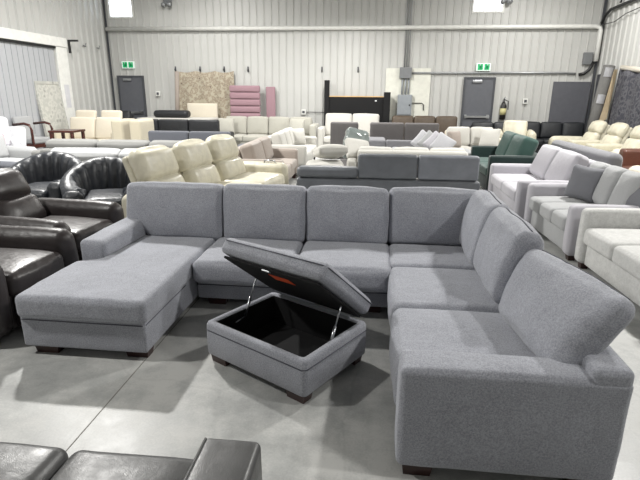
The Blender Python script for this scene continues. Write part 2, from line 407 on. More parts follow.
# white pipe and its drop
zp = 3.60
bm = bmesh.new(); tube_bm(bm, [(XL + .11, D - 0.12, zp), (XR - 0.30, D - 0.12, zp), (XR - 0.14, D - 0.12, zp - 0.02), (XR - 0.12, D - 0.14, zp - 0.12), (XR - 0.13, D - 0.16, zp - 0.95)], 0.062, 12)
t = from_bm('wall_pipe', bm, M['pipe']); tag(t, 'long white pipe running level across the upper far wall and down at right', 'pipe')
tag(tube('metal_conduit', [(1.05, D - 0.075, 2.31), (XR - 0.9, D - 0.06, 2.33), (XR - .6, D - 0.06, 2.31)], 0.028, M['conduit']), 'thin grey conduit running level above the right exit door', 'conduit')
tag(tube('black_hose', [(XR - .52, D - 0.09, 2.28), (XR - 0.38, D - 0.10, 2.31), (XR - 0.26, D - 0.12, 2.42), (XR - 0.18, D - 0.16, 2.64)], 0.045, M['blackpl']), 'short black flexible hose curving up below the white pipe end', 'hose')
tag(hard('junction_box', XR - 0.46, XR - 0.20, D - 0.10, D - 0.024, 2.56, 2.90, M['boxgrey'], None, 0.01), 'dark grey junction box beside the white pipe drop in the right corner', 'box')
pts = [(XR - 0.16, D - 0.22, 3.66), (XR - 0.12, D - 0.3, 3.86), (XR - 0.10, D - 0.55, 3.98), (XR - 0.09, D - 1.1, 4.0), (XR - 0.09, D - 2.2, 4.02), (XR - 0.09, D - 3.6, 4.14)]
tag(tube('thick_cable', pts, 0.04, M['blackpl']), 'thick black cable running along the upper right wall', 'cable')
tag(tube('thin_wire', [(XR - 0.17, D - 0.2, 3.62), (XR - 0.10, D - .9, 3.62), (XR - 0.10, D - 1.5, 3.74), (XR - 0.10, D - 3.6, 3.86)], 0.012, M['blackpl']), 'thin dark wire sagging below the thick cable on the right wall', 'wire')
tag(tube('riser_cable', [(XR - 0.11, D - 1.1, 4.06), (XR - 0.09, D - 1.2, 4.25), (XR - 0.09, D - 1.25, 4.8)], 0.028, M['blackpl']), 'black cable branching upward from the thick cable on the right wall', 'cable')
# electrical group
tag(hard('plywood_board', 0.25, 1.62, D - 0.045, D - 0.024, 0.9, 2.45, M['ply'], None, 0.003), 'off-white painted board on the far wall behind the electrical panel', 'board')
t = thing('electrical_panel', 'grey electrical panel low on the off-white board of the far wall', 'electrical panel', (0.86, D - 0.047, 1.05))
hard('enclosure', -0.22, 0.22, -0.14, 0, 0, 0.62, M['panelgrey'], t, 0.008)
hard('panel_door', -0.19, 0.19, -0.152, -0.141, 0.03, 0.59, M['panelgrey'], t, 0.004); hard('latch', 0.13, 0.17, -0.162, -0.152, 0.28, 0.33, M['blackpl'], t)
t = thing('conduit_riser', 'parallel grey conduits rising from the electrical panel up the far wall', 'conduit', (0.86, D - 0.09, 1.68))
for k, dx in enumerate((-0.10, 0.0, 0.10)): tube('conduit', [(dx, 0, 0), (dx, 0, 0.46)], 0.024, M['panelgrey'], t); tube('conduit', [(dx * .7, 0.05, 0.80), (dx * .7, 0.05, 3.9)], 0.014, M['conduit'], t)
tag(hard('pull_box', 0.66, 1.03, D - 0.17, D - 0.047, 2.15, 2.47, M['boxgrey'], None, 0.01), 'square grey metal box above the electrical panel', 'box')
tag(tube('panel_wire', [(1.1, D - 0.07, 1.42), (1.4, D - 0.07, 1.42), (1.45, D - .07, 1.37), (1.46, D - .07, 1.2)], 0.012, M['blackpl']), 'short dark wire bent down right of the electrical panel', 'wire')
for x, lab in ((-6.52, 'leftmost of the hooks above the patterned rug'), (-5.7, 'hook above the middle of the patterned rug'), (-4.9, 'hook above the right end of the patterned rug'), (-4.12, 'hook above the pink tufted headboard'), (-1.75, 'lone hook left of the black bed headboard post top'), (-0.62, 'hook above the middle of the black bed headboard')):
    bm = bmesh.new(); tube_bm(bm, [(0, 0.005, 0.06), (0, -0.03, 0.05), (0, -0.05, -0.02), (0, -0.08, -0.03), (0.02, -0.10, 0.02)], 0.015, 6); box_bm(bm, -0.02, 0.02, -0.005, 0.006, -0.08, 0.09)
    tag(from_bm('wall_hook', bm, M['doorframe'], None, (x, D - 0.03, 2.40)), 'small dark ' + lab, 'hook', 'dark hooks on the far wall')
for x, z, lab in ((-7.17, 1.64, 'small white outlet box beside the left exit door'), (4.5, 1.51, 'small white outlet box right of the fire extinguisher'), (-2.33, 1.11, 'small white outlet box left of the black bed headboard')):
    t = thing('outlet_box', lab, 'outlet', (x, D - 0.024, z)); hard('cover', -0.07, 0.07, -0.06, 0, -0.08, 0.08, M['pipe'], t, 0.008); hard('socket', -0.04, 0.04, -0.066, -0.06, -0.04, 0.04, M['doorframe'], t)
tag(tube('wall_wire', [(-2.23, D - .06, 1.11), (-1.5, D - .06, 1.11)], 0.01, M['blackpl']), 'dark wire leaving the outlet box left of the black headboard', 'wire')
t = thing('fire_extinguisher', 'black and yellow fire extinguisher on the wall right of the exit door', 'fire extinguisher', (3.86, D - 0.12, 0.95))
bm = bmesh.new(); tube_bm(bm, [(0, 0, 0), (0, 0, 0.02), (0, 0, 0.42), (0, 0, 0.48), (0, 0, 0.54)], [0.07, 0.09, 0.09, 0.06, 0.03], 14); from_bm('cylinder', bm, M['red'], t)
tube('label_band', [(0, 0, 0.15), (0, 0, 0.34)], 0.092, M['yellow'], t, 14); tube('valve', [(0, 0, 0.54), (0, 0, 0.62), (0.03, -0.02, 0.66)], 0.025, M['steel'], t); tube('hose', [(0, -0.03, 0.6), (0.12, -0.04, 0.55), (0.13, -0.05, 0.3)], 0.014, M['blackpl'], t)
tag(hard('grey_wall_panel', 5.26, 6.33, D - 0.055, D - 0.024, 0.5, 2.08, M['slab'], None, 0.004), 'large plain dark grey panel on the far wall in the right corner', 'panel')
def spot(x, z, lab):
    t = thing('emergency_light', lab, 'light', (x, D - 0.024, z))
    hard('battery_case', -0.12, 0.12, -0.10, 0, -0.02, 0.18, M['boxgrey'], t, 0.01)
    for s in (-1, 1):
        tube('lamp_head', [(s * 0.08, -0.10, 0.02), (s * 0.09, -0.14, -0.0), (s * 0.11, -0.2, -0.04)], [0.03, 0.065, 0.07], M['conduit'], t, 12)
spot(-6.6, 4.31, 'grey twin-head emergency light high on the far wall at left'); spot(3.6, 4.29, 'grey twin-head emergency light high on the far wall at right')
# loading door in the left wall
t = struct(hard('door_3', XL + 0.052, XL + 0.062, 4.0, 13.26, 0, 2.80, M['doorpanel']))
bm = bmesh.new()
for i in range(46): box_bm(bm, XL + 0.0625, XL + 0.076, 4.02 + i * 0.2, 4.02 + i * 0.2 + 0.175, 0.02, 2.79)
from_bm('door_slat', bm, M['doorpanel'], t, smooth=False)
struct(hard('trim_3', XL + 0.052, XL + 0.15, 4.0, 13.78, 2.86, 3.10, M['pipe'], None, 0.006)); struct(hard('trim_4', XL + 0.052, XL + 0.13, 13.28, 13.78, 0, 2.855, M['pipe'], None, 0.006))
struct(hard('trim_5', XL + 0.08, XL + 0.14, 4.0, 13.27, 2.80, 2.85, M['blackpl']))
tag(hard('door_notice', 0, 0.22, 0, 0.004, 0, 0.62, M['paper'], None, 0, (XL + 0.132, 13.64, 1.25), (0, 0, R(-90))), 'white paper notice taped on the loading door jamb', 'notice')
t = thing('door_motor', 'small black bracket at the end of the loading door rail', 'bracket', (XL + 0.16, 13.80, 3.02)); hard('arm', 0, 0.3, 0, 0.05, 0, 0.05, M['blackpl'], t); hard('hanger', 0.0, 0.05, 0, 0.05, -0.3, 0, M['blackpl'], t)
for y, lab in ((14.75, 'small grey hook on the left wall beside the loading door bracket'), (15.5, 'small grey hook on the left wall near the back corner')):
    tag(tube('coat_hook', [(XL + 0.045, y, 3.0), (XL + 0.12, y, 2.98), (XL + 0.14, y, 3.06)], 0.022, M['boxgrey']), lab, 'hook')
# expansion joints: shallow filled saw cuts
def joint(idx, a, b, w=0.006):
    o = struct(hard('trim_%d' % idx, 0, (Vector(b) - Vector(a)).length, -w / 2, w / 2, -0.01, 0.0012, M['joint'], None, 0, (a[0], a[1], 0), (0, 0, math.atan2(b[1] - a[1], b[0] - a[0])))); return o
joint(6, (-1.455, YB), (-1.455, D)); joint(7, (XL, 5.0), (XR, 5.0)); joint(8, (3.6, YB), (3.6, D)); joint(9, (XL, 8.2), (XR, 8.2)); joint(10, (-6.0, YB), (-6.0, D))

# ================================================================== THE GREY SECTIONAL
G = M['grey']; SM = M['seam']
t = thing('sectional_sofa', 'large heather grey fabric U-shaped sectional with chaise around the storage ottoman', 'sofa', (0, 0, 0))
SZ = 0.44; LG = 0.065
# chaise
soft('chaise_base', (0.86, 2.0, 0.24), G, t, (-1.85, 3.70, LG + 0.12), r=0.018, n=8, wr=0.002)
tube('piping', [(-2.265, 2.699, 0.262), (-1.435, 2.699, 0.262), (-1.419, 2.72, 0.262), (-1.419, 3.4, 0.262)], 0.004, SM, t, 5)
def chf(p): # the cushion widens in front of the arm
    if p.x < -0.24 and p.y > -0.30: p = Vector((-0.24 + (p.x + 0.24) * (0.0 if p.y > -0.24 else (-0.24 - p.y) / 0.06), p.y, p.z))
    return p
bm = bmesh.new()
def chz(p):
    k = max(0.0, min(1.0, (p.y + 0.06) / 0.08)); k = k * k * (3 - 2 * k)
    if p.x < -0.22: p = Vector((p.x + (-0.215 - p.x) * k, p.y, p.z))
    return p
rbox_bm(bm, 0.89, 1.47, 0.165, r=0.042, puff=(0.0, 0.006, 0.022), n=22, wr=0.005, fn=chz)
from_bm('chaise_cushion', bm, G, t, (-1.84, 3.405, SZ - 0.08))
# arm beside the chaise
soft('arm', (0.225, 1.25, 0.52), G, t, (-2.17, 4.06, LG + 0.26), r=0.045, puff=(0.012, 0.01, 0.012), wr=0.004, n=8)
# middle base and seats
soft('seat_base', (1.60, 1.0, 0.21), G, t, (-0.61, 4.12, LG + 0.105), r=0.015, wr=0.002)
tube('piping', [(-1.41, 3.618, 0.19), (0.17, 3.618, 0.19)], 0.004, SM, t, 5)
for x0, x1, yf in ((-1.395, -0.60, 3.46), (-0.595, 0.165, 3.45)):
    soft('seat_cushion', (x1 - x0, 4.18 - yf, 0.19), G, t, ((x0 + x1) / 2, (4.18 + yf) / 2, SZ - 0.095), r=0.055, puff=(0.0, 0.02, 0.02), wr=0.006, n=9, seg=4)
# right run: base, corner seat and two seats
soft('seat_base', (0.88, 2.5, 0.21), G, t, (0.615, 3.28, LG + 0.105), r=0.015, wr=0.002, n=8)
for y0, y1 in ((3.59, 4.18), (2.845, 3.585), (2.07, 2.84)):
    soft('seat_cushion', (0.86, y1 - y0, 0.24), G, t, (0.575, (y0 + y1) / 2, SZ - 0.12), r=0.055, puff=(0.015, 0.0, 0.02), wr=0.006, n=9, seg=4)
# back frames
soft('back_frame', (3.37, 0.2, 0.62), G, t, (-0.595, 4.58, LG + 0.31), r=0.04, n=8)
soft('back_frame', (0.17, 2.60, 0.56), G, t, (1.015, 3.18, LG + 0.28), r=0.035, n=8, wr=0.002)
# near arm
def armf(p): return p
soft('arm', (0.95, 0.195, 0.505), G, t, (0.625, 1.975, LG + 0.2525), r=0.03, puff=(0.006, 0.006, 0.010), wr=0.003, n=9, seg=4)
# back cushions of the rear run
def bc(x0, x1, y, h=0.49, th=0.24, lean=8, notch=False, z0=None):
    w = x1 - x0
    def f(p):
        # pillow profile: thinner towards the top edge
        k = 1 - 0.28 * max(0, p.z / (h / 2)) ** 2
        q = Vector((p.x, p.y * k, p.z))
        if notch and q.x < -w / 2 + 0.20 and q.z < -h / 2 + 0.16:
            s = min(1, (-w / 2 + 0.20 - q.x) / 0.06); q.z = q.z + ((-h / 2 + 0.16) - q.z) * s
        return q
    bm = bmesh.new(); rbox_bm(bm, w, th, h, r=0.05, puff=(0.004, 0.05, 0.014), n=12, wr=0.009, fn=f, seed=x0, seg=4)
    o = from_bm('back_cushion', bm, G, t, ((x0 + x1) / 2, y, (z0 or SZ - 0.04) + h / 2), (R(-lean), 0, 0))
    return o
bc(-2.24, -1.345, 4.24, 0.50, notch=True); bc(-1.338, -0.592, 4.26, 0.5); bc(-0.585, 0.138, 4.28, 0.5); bc(0.145, 0.93, 4.32, 0.5)
# back cushions of the right run, slumped over the low frame
def bcr(y0, y1, x, lean, h=0.52, th=0.25, yaw=0, z0=None, roll=0, twist=0):
    w = y1 - y0
    def f(p):
        k = 1 - 0.30 * max(0, p.z / (h / 2)) ** 2
        if twist:   # the near end has slumped further back over the frame
            e = abs(p.x) / (w / 2); k *= 1 - 0.30 * max(0, (p.x / (w / 2))) ** 4
            u = min(1, max(0, p.x / w + 0.5)); a = R(twist) * u * u * (3 - 2 * u); y, z = p.y * k, p.z + h / 2
            return Vector((p.x, y * math.cos(a) + z * math.sin(a), -y * math.sin(a) + z * math.cos(a) - h / 2))
        return Vector((p.x, p.y * k, p.z))
    bm = bmesh.new(); rbox_bm(bm, w, th, h, r=0.055, puff=(0.0, 0.035, 0.010), n=14, wr=0.012, fn=f, seed=y0 * 5, seg=4)
    # piping near the top back edge, laid on the surface
    bm.normal_update(); tree = BVHTree.FromBMesh(bm)
    pp = []
    for i in range(13):
        px = -w / 2 + 0.05 + (w - 0.1) * i / 12
        u = min(1, max(0, px / w + 0.5)); a = R(twist) * u * u * (3 - 2 * u); up = Vector((0, math.sin(a), math.cos(a)))
        side = Vector((0, math.cos(a), -math.sin(a)))
        hit = tree.ray_cast(Vector((px, 0, -h / 2)) + up * h * 1.6 + side * 0.002, -up)
        if hit[0]: pp.append(hit[0] + Vector((0, 0, 0.0005)))
    o = from_bm('back_cushion', bm, G, t, (x, (y0 + y1) / 2, (z0 or SZ) + h / 2 * math.cos(R(lean)) + 0.0), (R(-lean), R(roll), R(-90 + yaw)))
    tube('piping', pp, 0.005, SM, o, 5)
    return o
bcr(3.56, 4.2, 0.885, 9, 0.5, 0.21); bcr(2.85, 3.57, 0.895, 10, 0.49, 0.21); bcr(2.01, 2.86, 0.915, 18, 0.44, 0.185, z0=SZ + 0.02, roll=-6, twist=18)
def foot(x, y, w=0.17, d=0.09):
    bm = bmesh.new(); a, b = w / 2, d / 2
    v = [bm.verts.new(p) for p in ((-a * .88, -b * .8, 0), (a * .88, -b * .8, 0), (a * .88, b * .8, 0), (-a * .88, b * .8, 0), (-a, -b, LG), (a, -b, LG), (a, b, LG), (-a, b, LG))]
    for q in ((0, 1, 2, 3), (4, 5, 6, 7), (0, 1, 5, 4), (1, 2, 6, 5), (2, 3, 7, 6), (3, 0, 4, 7)): bm.faces.new([v[i] for i in q])
    bmesh.ops.recalc_face_normals(bm, faces=bm.faces)
    return bm
for x, y, w, d in ((-2.15, 2.78, 0.17, 0.09), (-1.52, 2.80, 0.16, 0.10), (-2.2, 4.55, .15, .1), (-1.26, 3.70, 0.16, 0.09), (0.02, 3.70, 0.16, 0.09), (0.25, 1.95, 0.14, 0.10), (0.98, 1.95, 0.14, 0.1), (1.02, 4.5, .14, .1), (-0.6, 4.55, 0.14, 0.1)):
    from_bm('leg', foot(x, y, w, d), M['darkwood'], t, (x, y, 0), smooth=False)

# ================================================================== STORAGE OTTOMAN
oc = (-0.525, 2.84); oa = -31
t = thing('storage_ottoman', 'grey fabric storage ottoman with its lid propped open on struts', 'ottoman', (oc[0], oc[1], 0), oa)
W, DD, Z0, Z1 = 0.83, 0.65, 0.055, 0.285
bm = bmesh.new()
def wallpiece(x0, x1, y0, y1): rbox_bm(bm, x1 - x0, y1 - y0, Z1 - Z0, r=0.018, c=((x0 + x1) / 2, (y0 + y1) / 2, (Z0 + Z1) / 2), n=8, seg=3, wr=0.0015)
# one closed shell: outer box, rim and inner well
def well(bm, w, d, z0, z1, th, r):
    def ring(ww, dd, z, rr):
        pts = []
        for cx, cy, a0 in ((ww / 2 - rr, dd / 2 - rr, 0), (-ww / 2 + rr, dd / 2 - rr, 90), (-ww / 2 + rr, -dd / 2 + rr, 180), (ww / 2 - rr, -dd / 2 + rr, 270)):
            for k in range(5): a = R(a0 + 22.5 * k); pts.append(bm.verts.new((cx + rr * math.cos(a), cy + rr * math.sin(a), z)))
        return pts
    rs = [ring(w - .02, d - .02, z0, r), ring(w, d, z0 + 0.01, r), ring(w + .004, d + .004, (z0 + z1) / 2, r), ring(w, d, z1 - 0.02, r), ring(w - 0.012, d - 0.012, z1 - 0.004, r), ring(w - 0.03, d - 0.03, z1, r * .9),
          ring(w - 2 * th + .02, d - 2 * th + .02, z1, r * .7), ring(w - 2 * th, d - 2 * th, z1 - 0.012, r * .6)]
    for A, B in zip(rs, rs[1:]):
        for k in range(20): bm.faces.new((A[k], A[(k + 1) % 20], B[(k + 1) % 20], B[k]))
    bm.faces.new(rs[0]); return rs[-1]
bm.free(); bm = bmesh.new(); well(bm, W, DD, Z0, Z1, 0.05, 0.03); from_bm('body', bm, G, t)
tube('piping', [(-W / 2 + .02, -DD / 2 - 0.002, 0.232), (W / 2 - .02, -DD / 2 - 0.002, 0.232), (W / 2 + 0.002, -DD / 2 + .02, 0.232), (W / 2 + 0.002, DD / 2 - .02, 0.232)], 0.004, SM, t, 5)
bm = bmesh.new(); a, b = W / 2 - 0.05, DD / 2 - 0.05
box_bm(bm, -a, a, -b, b, Z0 + 0.012, Z0 + 0.022)
for q in ((-a, -a + .006, -b, b), (a - .006, a, -b, b), (-a + .006, a - .006, -b, -b + .006), (-a + .006, a - .006, b - .006, b)): box_bm(bm, *q, Z0 + 0.022, Z1 - 0.008)
from_bm('lining', bm, M['black_lining'], t, smooth=False)
for sx in (-1, 1):
    for sy in (-1, 1):
        x, y = sx * (W / 2 - 0.09), sy * (DD / 2 - 0.06)
        from_bm('leg', foot(0, 0, 0.14, 0.09), M['darkwood'], t, (x, y, 0), smooth=False)
LT = 0.11; ang = 39
piv = thing('lid', None, None, (0, 0, 0)); bpy.data.objects.remove(piv)
bm = bmesh.new(); rbox_bm(bm, W, DD, LT, r=0.035, c=(0, -DD / 2, LT / 2), puff=(0.004, 0.004, 0.018), n=10, wr=0.003, seg=4)
lid = from_bm('lid', bm, G, t, (0, DD / 2 - 0.0, Z1 + 0.035), (R(-ang), 0, 0))
# the lid's black underside, its edge strip, label and buttons
hard('lid_underside', -W / 2 + 0.035, W / 2 - 0.035, -DD + 0.035, -0.03, -0.028, -0.012, M['black_lining'], lid, 0.004)
tube('piping', [(-W / 2 + .03, -DD - 0.003, LT - 0.03), (W / 2 - .03, -DD - 0.003, LT - 0.03), (W / 2 + .003, -DD + .03, LT - 0.03), (W / 2 + .003, -.03, LT - 0.03)], 0.004, SM, lid, 5)
hard('warning_label', -0.05, 0.11, -DD + 0.12, -DD + 0.21, -0.031, -0.0285, M['orange'], lid)
hard('latch_plate', -0.04, 0.02, -DD + 0.035, -DD + 0.055, -0.036, -0.0285, M['conduit'], lid)
hard('hinge_rail', -W / 2 + 0.12, W / 2 - 0.12, DD / 2 - 0.05, DD / 2 - 0.03, Z1 + 0.001, Z1 + 0.018, M['panelgrey'], t)
def lidpt(x, d, h=0): # point on the lid in ottoman space; d = distance from the hinge
    a = R(ang); return Vector((x, DD / 2 - d * math.cos(a) + h * math.sin(a), Z1 + 0.035 + d * math.sin(a) + h * math.cos(a)))
for s in (-1, 1):
    x = s * (W / 2 - 0.055)
    bm = bmesh.new(); A = Vector((x, 0.0 - 0.02, Z1 - 0.06)); B = lidpt(x, 0.27, -0.03); C = A.lerp(B, 0.5)
    tube_bm(bm, [A, C], 0.010, 8); from_bm('gas_strut', bm, M['steel'], t)
    bm = bmesh.new(); tube_bm(bm, [C, B], 0.0055, 8); from_bm('strut_rod', bm, M['steel'], t)
    bm = bmesh.new(); tube_bm(bm, [A + Vector((0, 0, -0.0)), A + Vector((0, -0.09, -0.015))], 0.006, 6); from_bm('strut_bracket', bm, M['steel'], t)

# ================================================================== FOREGROUND CHARCOAL SOFA (faces the sectional)
t = thing('leather_sofa', 'charcoal leather sofa in the foreground, only its seat edge and right arm in view', 'sofa', (-1.30, 0.86, 0), 180)
FL = M['fglea']
soft('base', (1.5, 0.85, 0.22), FL, t, (0, 0, 0.17), r=0.02)
for i in range(3): soft('seat_cushion', (0.505, 0.84, 0.2), FL, t, (-0.51 + 0.51 * i, -0.105, 0.378), r=0.05, puff=(0, 0.01, 0.02), wr=0.004)
soft('back_frame', (1.94, 0.2, 0.62), FL, t, (0, 0.38, 0.37), r=0.05)
for s in (-1, 1): soft('arm', (0.195, 0.95, 0.54), FL, t, (s * 0.868, 0.0, 0.06 + 0.27), r=0.022, puff=(0.004, 0.006, 0.006), wr=0.002, n=7)
for s in (-1, 1): tube('piping', [(s * 0.868 - s * 0.092, -0.472, 0.10), (s * 0.868 - s * 0.092, -0.472, 0.585), (s * 0.868 - s * 0.09, -0.46, 0.598), (s * 0.868 - s * .09, 0.3, 0.598)], 0.0045, FL, t, 6)
legs(t, 1.9, 0.95, 0.06, M['darkwood'])

# ================================================================== RECLINERS
def recliner(name, label, x, y, rz, w, d, n, mat, sh=0.48, ah=0.62, bh=1.02, aw=0.18, lean=16, group=None, cat='recliner', seatd=None, console=False, lobes=2, plump=1.0, handle=False, headh=0.3, bw=0.985):
    t = thing(name, label, cat, (x, y, 0), rz, group); m = M[mat]
    cw = (w - 2 * aw) / n
    soft('base', (w - 2 * aw - .004, d - 0.12, sh - 0.2), m, t, (0, 0.0, 0.05 + (sh - 0.2) / 2), r=0.03)
    for s in (-1, 1):
        soft('arm', (aw, d * 0.92, ah - 0.05), m, t, (s * (w / 2 - aw / 2), -0.03, 0.05 + (ah - .05) / 2), r=aw * .46, puff=(0.01, 0.02, 0.01), wr=0.006, n=7)
    for i in range(n):
        cx = -w / 2 + aw + cw * (i + .5)
        soft('seat_cushion', (cw - 0.008, d * 0.68, 0.19), m, t, (cx, -d * 0.155, sh - 0.095), r=0.06, puff=(0, 0.015, 0.03 * plump), wr=0.006)
        if bw < 0.7 and i:
            soft('console', (cw * (1 - bw) - 0.02, d * 0.8, 0.17), m, t, (cx - cw / 2, -0.05, ah - 0.085), r=0.05)
        soft('footrest', (cw - 0.02, 0.07, sh - 0.24), m, t, (cx, -d / 2 + 0.015, 0.08 + (sh - .24) / 2), r=0.03, puff=(0, 0.02, 0), wr=0.004)
        H = bh - sh + 0.05; a = R(lean)
        def lobe(nm, z0, z1, th, pf, dy=0):
            zc = (z0 + z1) / 2; hh = z1 - z0
            soft(nm, (cw * bw, th, hh + 0.03 + (0.03 if nm == 'backrest' else 0)), m, t, (cx, d / 2 - 0.30 + math.sin(a) * (zc) + dy, sh - 0.05 + math.cos(a) * zc), (-a, 0, 0), r=min(0.09, th * .48), puff=(0.006, pf * plump, 0.03), wr=0.008)
        lobe('backrest', 0, H - headh, 0.20, 0.045)
        lobe('headrest', H - headh, H, 0.19, 0.05)
        soft('back_shell', (cw * bw - 0.03, 0.1, H * 0.92), m, t, (cx, d / 2 - 0.17 + math.sin(a) * H * .46, sh - 0.05 + math.cos(a) * H * .46), (-a, 0, 0), r=0.045)
    if handle:
        bm = bmesh.new(); tube_bm(bm, [(w / 2 - aw * .7, -d * .30, ah + 0.0), (w / 2 - aw * .7, -d * .30, ah + 0.035), (w / 2 - aw * .7, -d * .12, ah + 0.035), (w / 2 - aw * .7, -d * .12, ah)], 0.012, 8)
        from_bm('pull_handle', bm, M['steel'], t)
    legs(t, w, d * .9, 0.05, M['blackpl'], 0.06)
    return t
recliner('leather_recliner', 'nearest dark brown leather recliner, cut off by the left edge, left of the chaise end', -3.0, 3.22, 88, 0.98, 1.12, 1, 'brownlea', bh=1.0, aw=0.20, lean=30)
recliner('leather_recliner', 'dark brown leather recliner with tall headrest beside the chaise arm', -3.13, 4.27, 84, 0.98, 1.12, 1, 'brownlea', bh=1.0, aw=0.20, lean=30)
recliner('recliner_sofa', 'cream leather three-seat recliner sofa behind the left of the grey sectional', -2.10, 6.42, 81, 3.05, 1.0, 3, 'creamlea', sh=0.47, ah=0.62, bh=1.08, aw=0.18, lean=20, cat='sofa', handle=True, plump=1.3, headh=0.36, bw=0.80)
recliner('theatre_recliner_sofa', 'cream leather row of three recliner seats along the right wall', 5.25, 12.45, -86, 3.4, 1.0, 3, 'creamlea', sh=0.47, ah=0.64, bh=1.1, aw=0.26, lean=24, cat='sofa', bw=0.6)
recliner('fabric_recliner', 'dark grey ribbed recliner at the left edge behind the brown recliners', -5.8, 6.8, 75, 0.95, 0.95, 1, 'darkgrey', bh=1.08, lean=14)

# ================================================================== BLACK BARREL CHAIRS
def barrel(label, x, y, rz):
    t = thing('barrel_chair', label, 'armchair', (x, y, 0), rz, 'channel-backed black barrel chairs'); m = M['blacklea']
    bm = bmesh.new(); A = 132; n = 120; rows = []
    for i in range(n + 1):
        ph = -A + 2 * A * i / n; a = R(ph)   # 0 = straight back (+y)
        k = max(0.0, math.cos(a * 0.75)); top = 0.56 + 0.30 * k ** 1.6
        fl = 1 if abs(ph) < 70 else 0
        sca = 0.034 * abs(math.sin(R(ph * 9))) * fl
        Ro = 0.455 + 0.045 * (abs(math.sin(a)) ** 2); Ri = Ro - 0.15 - 0.06 * max(0, min(1, (abs(ph) - 70) / 25))
        def P(r, z, lean=0): return bm.verts.new((math.sin(a) * (r + lean), math.cos(a) * (r + lean) * 0.95, z))
        zt = top; rr = []
        prof = [(Ro - 0.05, 0.06, 0), (Ro - 0.02, 0.25, 0), (Ro, zt - 0.12, 0.06 * k), (Ro, zt - 0.03, 0.08 * k), (Ro - 0.035, zt, 0.09 * k), (Ro - 0.09, zt + 0.012, 0.09 * k), (Ri + 0.02 - sca * .4, zt - 0.01, 0.08 * k),
                (Ri - sca, zt - 0.07, 0.07 * k), (Ri - 0.01 - sca, zt - 0.2, 0.04 * k), (Ri - 0.01 - sca, 0.38, 0.0), (Ri, 0.06, 0)]
        rows.append([P(*q) for q in prof])
    for X, Y_ in zip(rows, rows[1:]):
        for k in range(len(X)): bm.faces.new((X[k], X[(k + 1) % len(X)], Y_[(k + 1) % len(X)], Y_[k]))
    bm.faces.new(rows[0]); bm.faces.new(rows[-1])
    from_bm('curved_back', bm, m, t)
    for s in (-1, 1):
        soft('arm_front', (0.22, 0.16, 0.50), m, t, (s * 0.335, -0.37, 0.06 + 0.25), r=0.075, puff=(0.01, 0.02, 0.01), wr=0.004)
    soft('seat_cushion', (0.50, 0.72, 0.19), m, t, (0, -0.13, 0.375), r=0.07, puff=(0, 0.02, 0.03), wr=0.005)
    soft('base', (0.50, 0.62, 0.21), m, t, (0, -0.14, 0.165), r=0.02)
    legs(t, 0.8, 0.8, 0.06, M['blackpl'], 0.06)
    return t
barrel('black leather barrel chair with channelled back, nearer the sectional, its whole seat in view', -3.38, 5.83, 24)
barrel('black leather barrel chair with channelled back, the left one of the pair', -4.50, 6.2, 10)
tag(soft('cube_stool', (0.36, 0.36, 0.40), M['white'], None, (-3.98, 5.2, 0.2), (0, 0, R(10)), r=0.02), 'small off-white cube stool between the brown recliner and the barrel chairs', 'stool')
t = thing('light_stool', None, None); bpy.data.objects.remove(t)

# ================================================================== LEFT MIDDLE ROWS
sofa('white_sofa', 'white upholstered sofa with light grey back seen from behind the barrel chairs', 'sofa', -4.15, 7.85, 184, 2.7, 0.95, 2, mat='silverdark', cmat='silver', bh=0.78, fr=0.62, ah=0.56, ct=0.26, tilt=20)
sofa('grey_sofa', 'light grey low-backed sofa just beyond the white sofa on the left', 'sofa', -4.75, 9.15, 182, 3.4, 0.95, 3, mat='silverdark', cmat='silverdark', bh=0.80, fr=0.66, ct=0.24)
sofa('grey_sofa', 'grey sofa with thick rolled arm at the far left behind the dark recliner', 'sofa', -7.08, 8.2, 80, 1.7, 0.95, 2, mat='silver', cmat='silver', bh=0.9, ah=0.66, armr=0.1)
sofa('grey_sectional', 'dark grey sofa back with two panels in front of the black leather sofa', 'sofa', -4.25, 11.45, 181, 2.3, 0.95, 2, mat='darkgrey', bh=0.83, fr=0.84, ah=0.5, cushions=False, split=2)
sofa('black_leather_sofa', 'glossy black leather sofa with three back cushions, seen from behind left of centre', 'sofa', -5.6, 13.85, 181, 2.95, 0.95, 3, mat='blacklea2', bh=0.96, fr=0.97, cushions=False, split=3, ah=0.6)
sofa('cream_sofa', 'cream leather sofa with two folding headrests against the left wall', 'sofa', -7.53, 12.65, 2, 1.72, 1.0, 2, mat='beige', cmat='ivory', bh=1.02, ah=0.7, aw=0.14, tilt=14, head=0.02)
hd = []
sofa('beige_armchair', 'beige armchair with high rounded arm beside the black leather sofa', 'armchair', -6.2, 12.3, 2, 0.76, 0.9, 1, mat='beige', bh=0.72, ah=1.02, aw=0.29, armr=0.06, cushions=False)
sofa('black_leather_armchair', 'low black leather chair behind the cream folding-headrest sofa', 'armchair', -8.0, 14.9, 4, 1.1, 0.85, 1, mat='blacklea2', bh=1.12, ah=0.6)
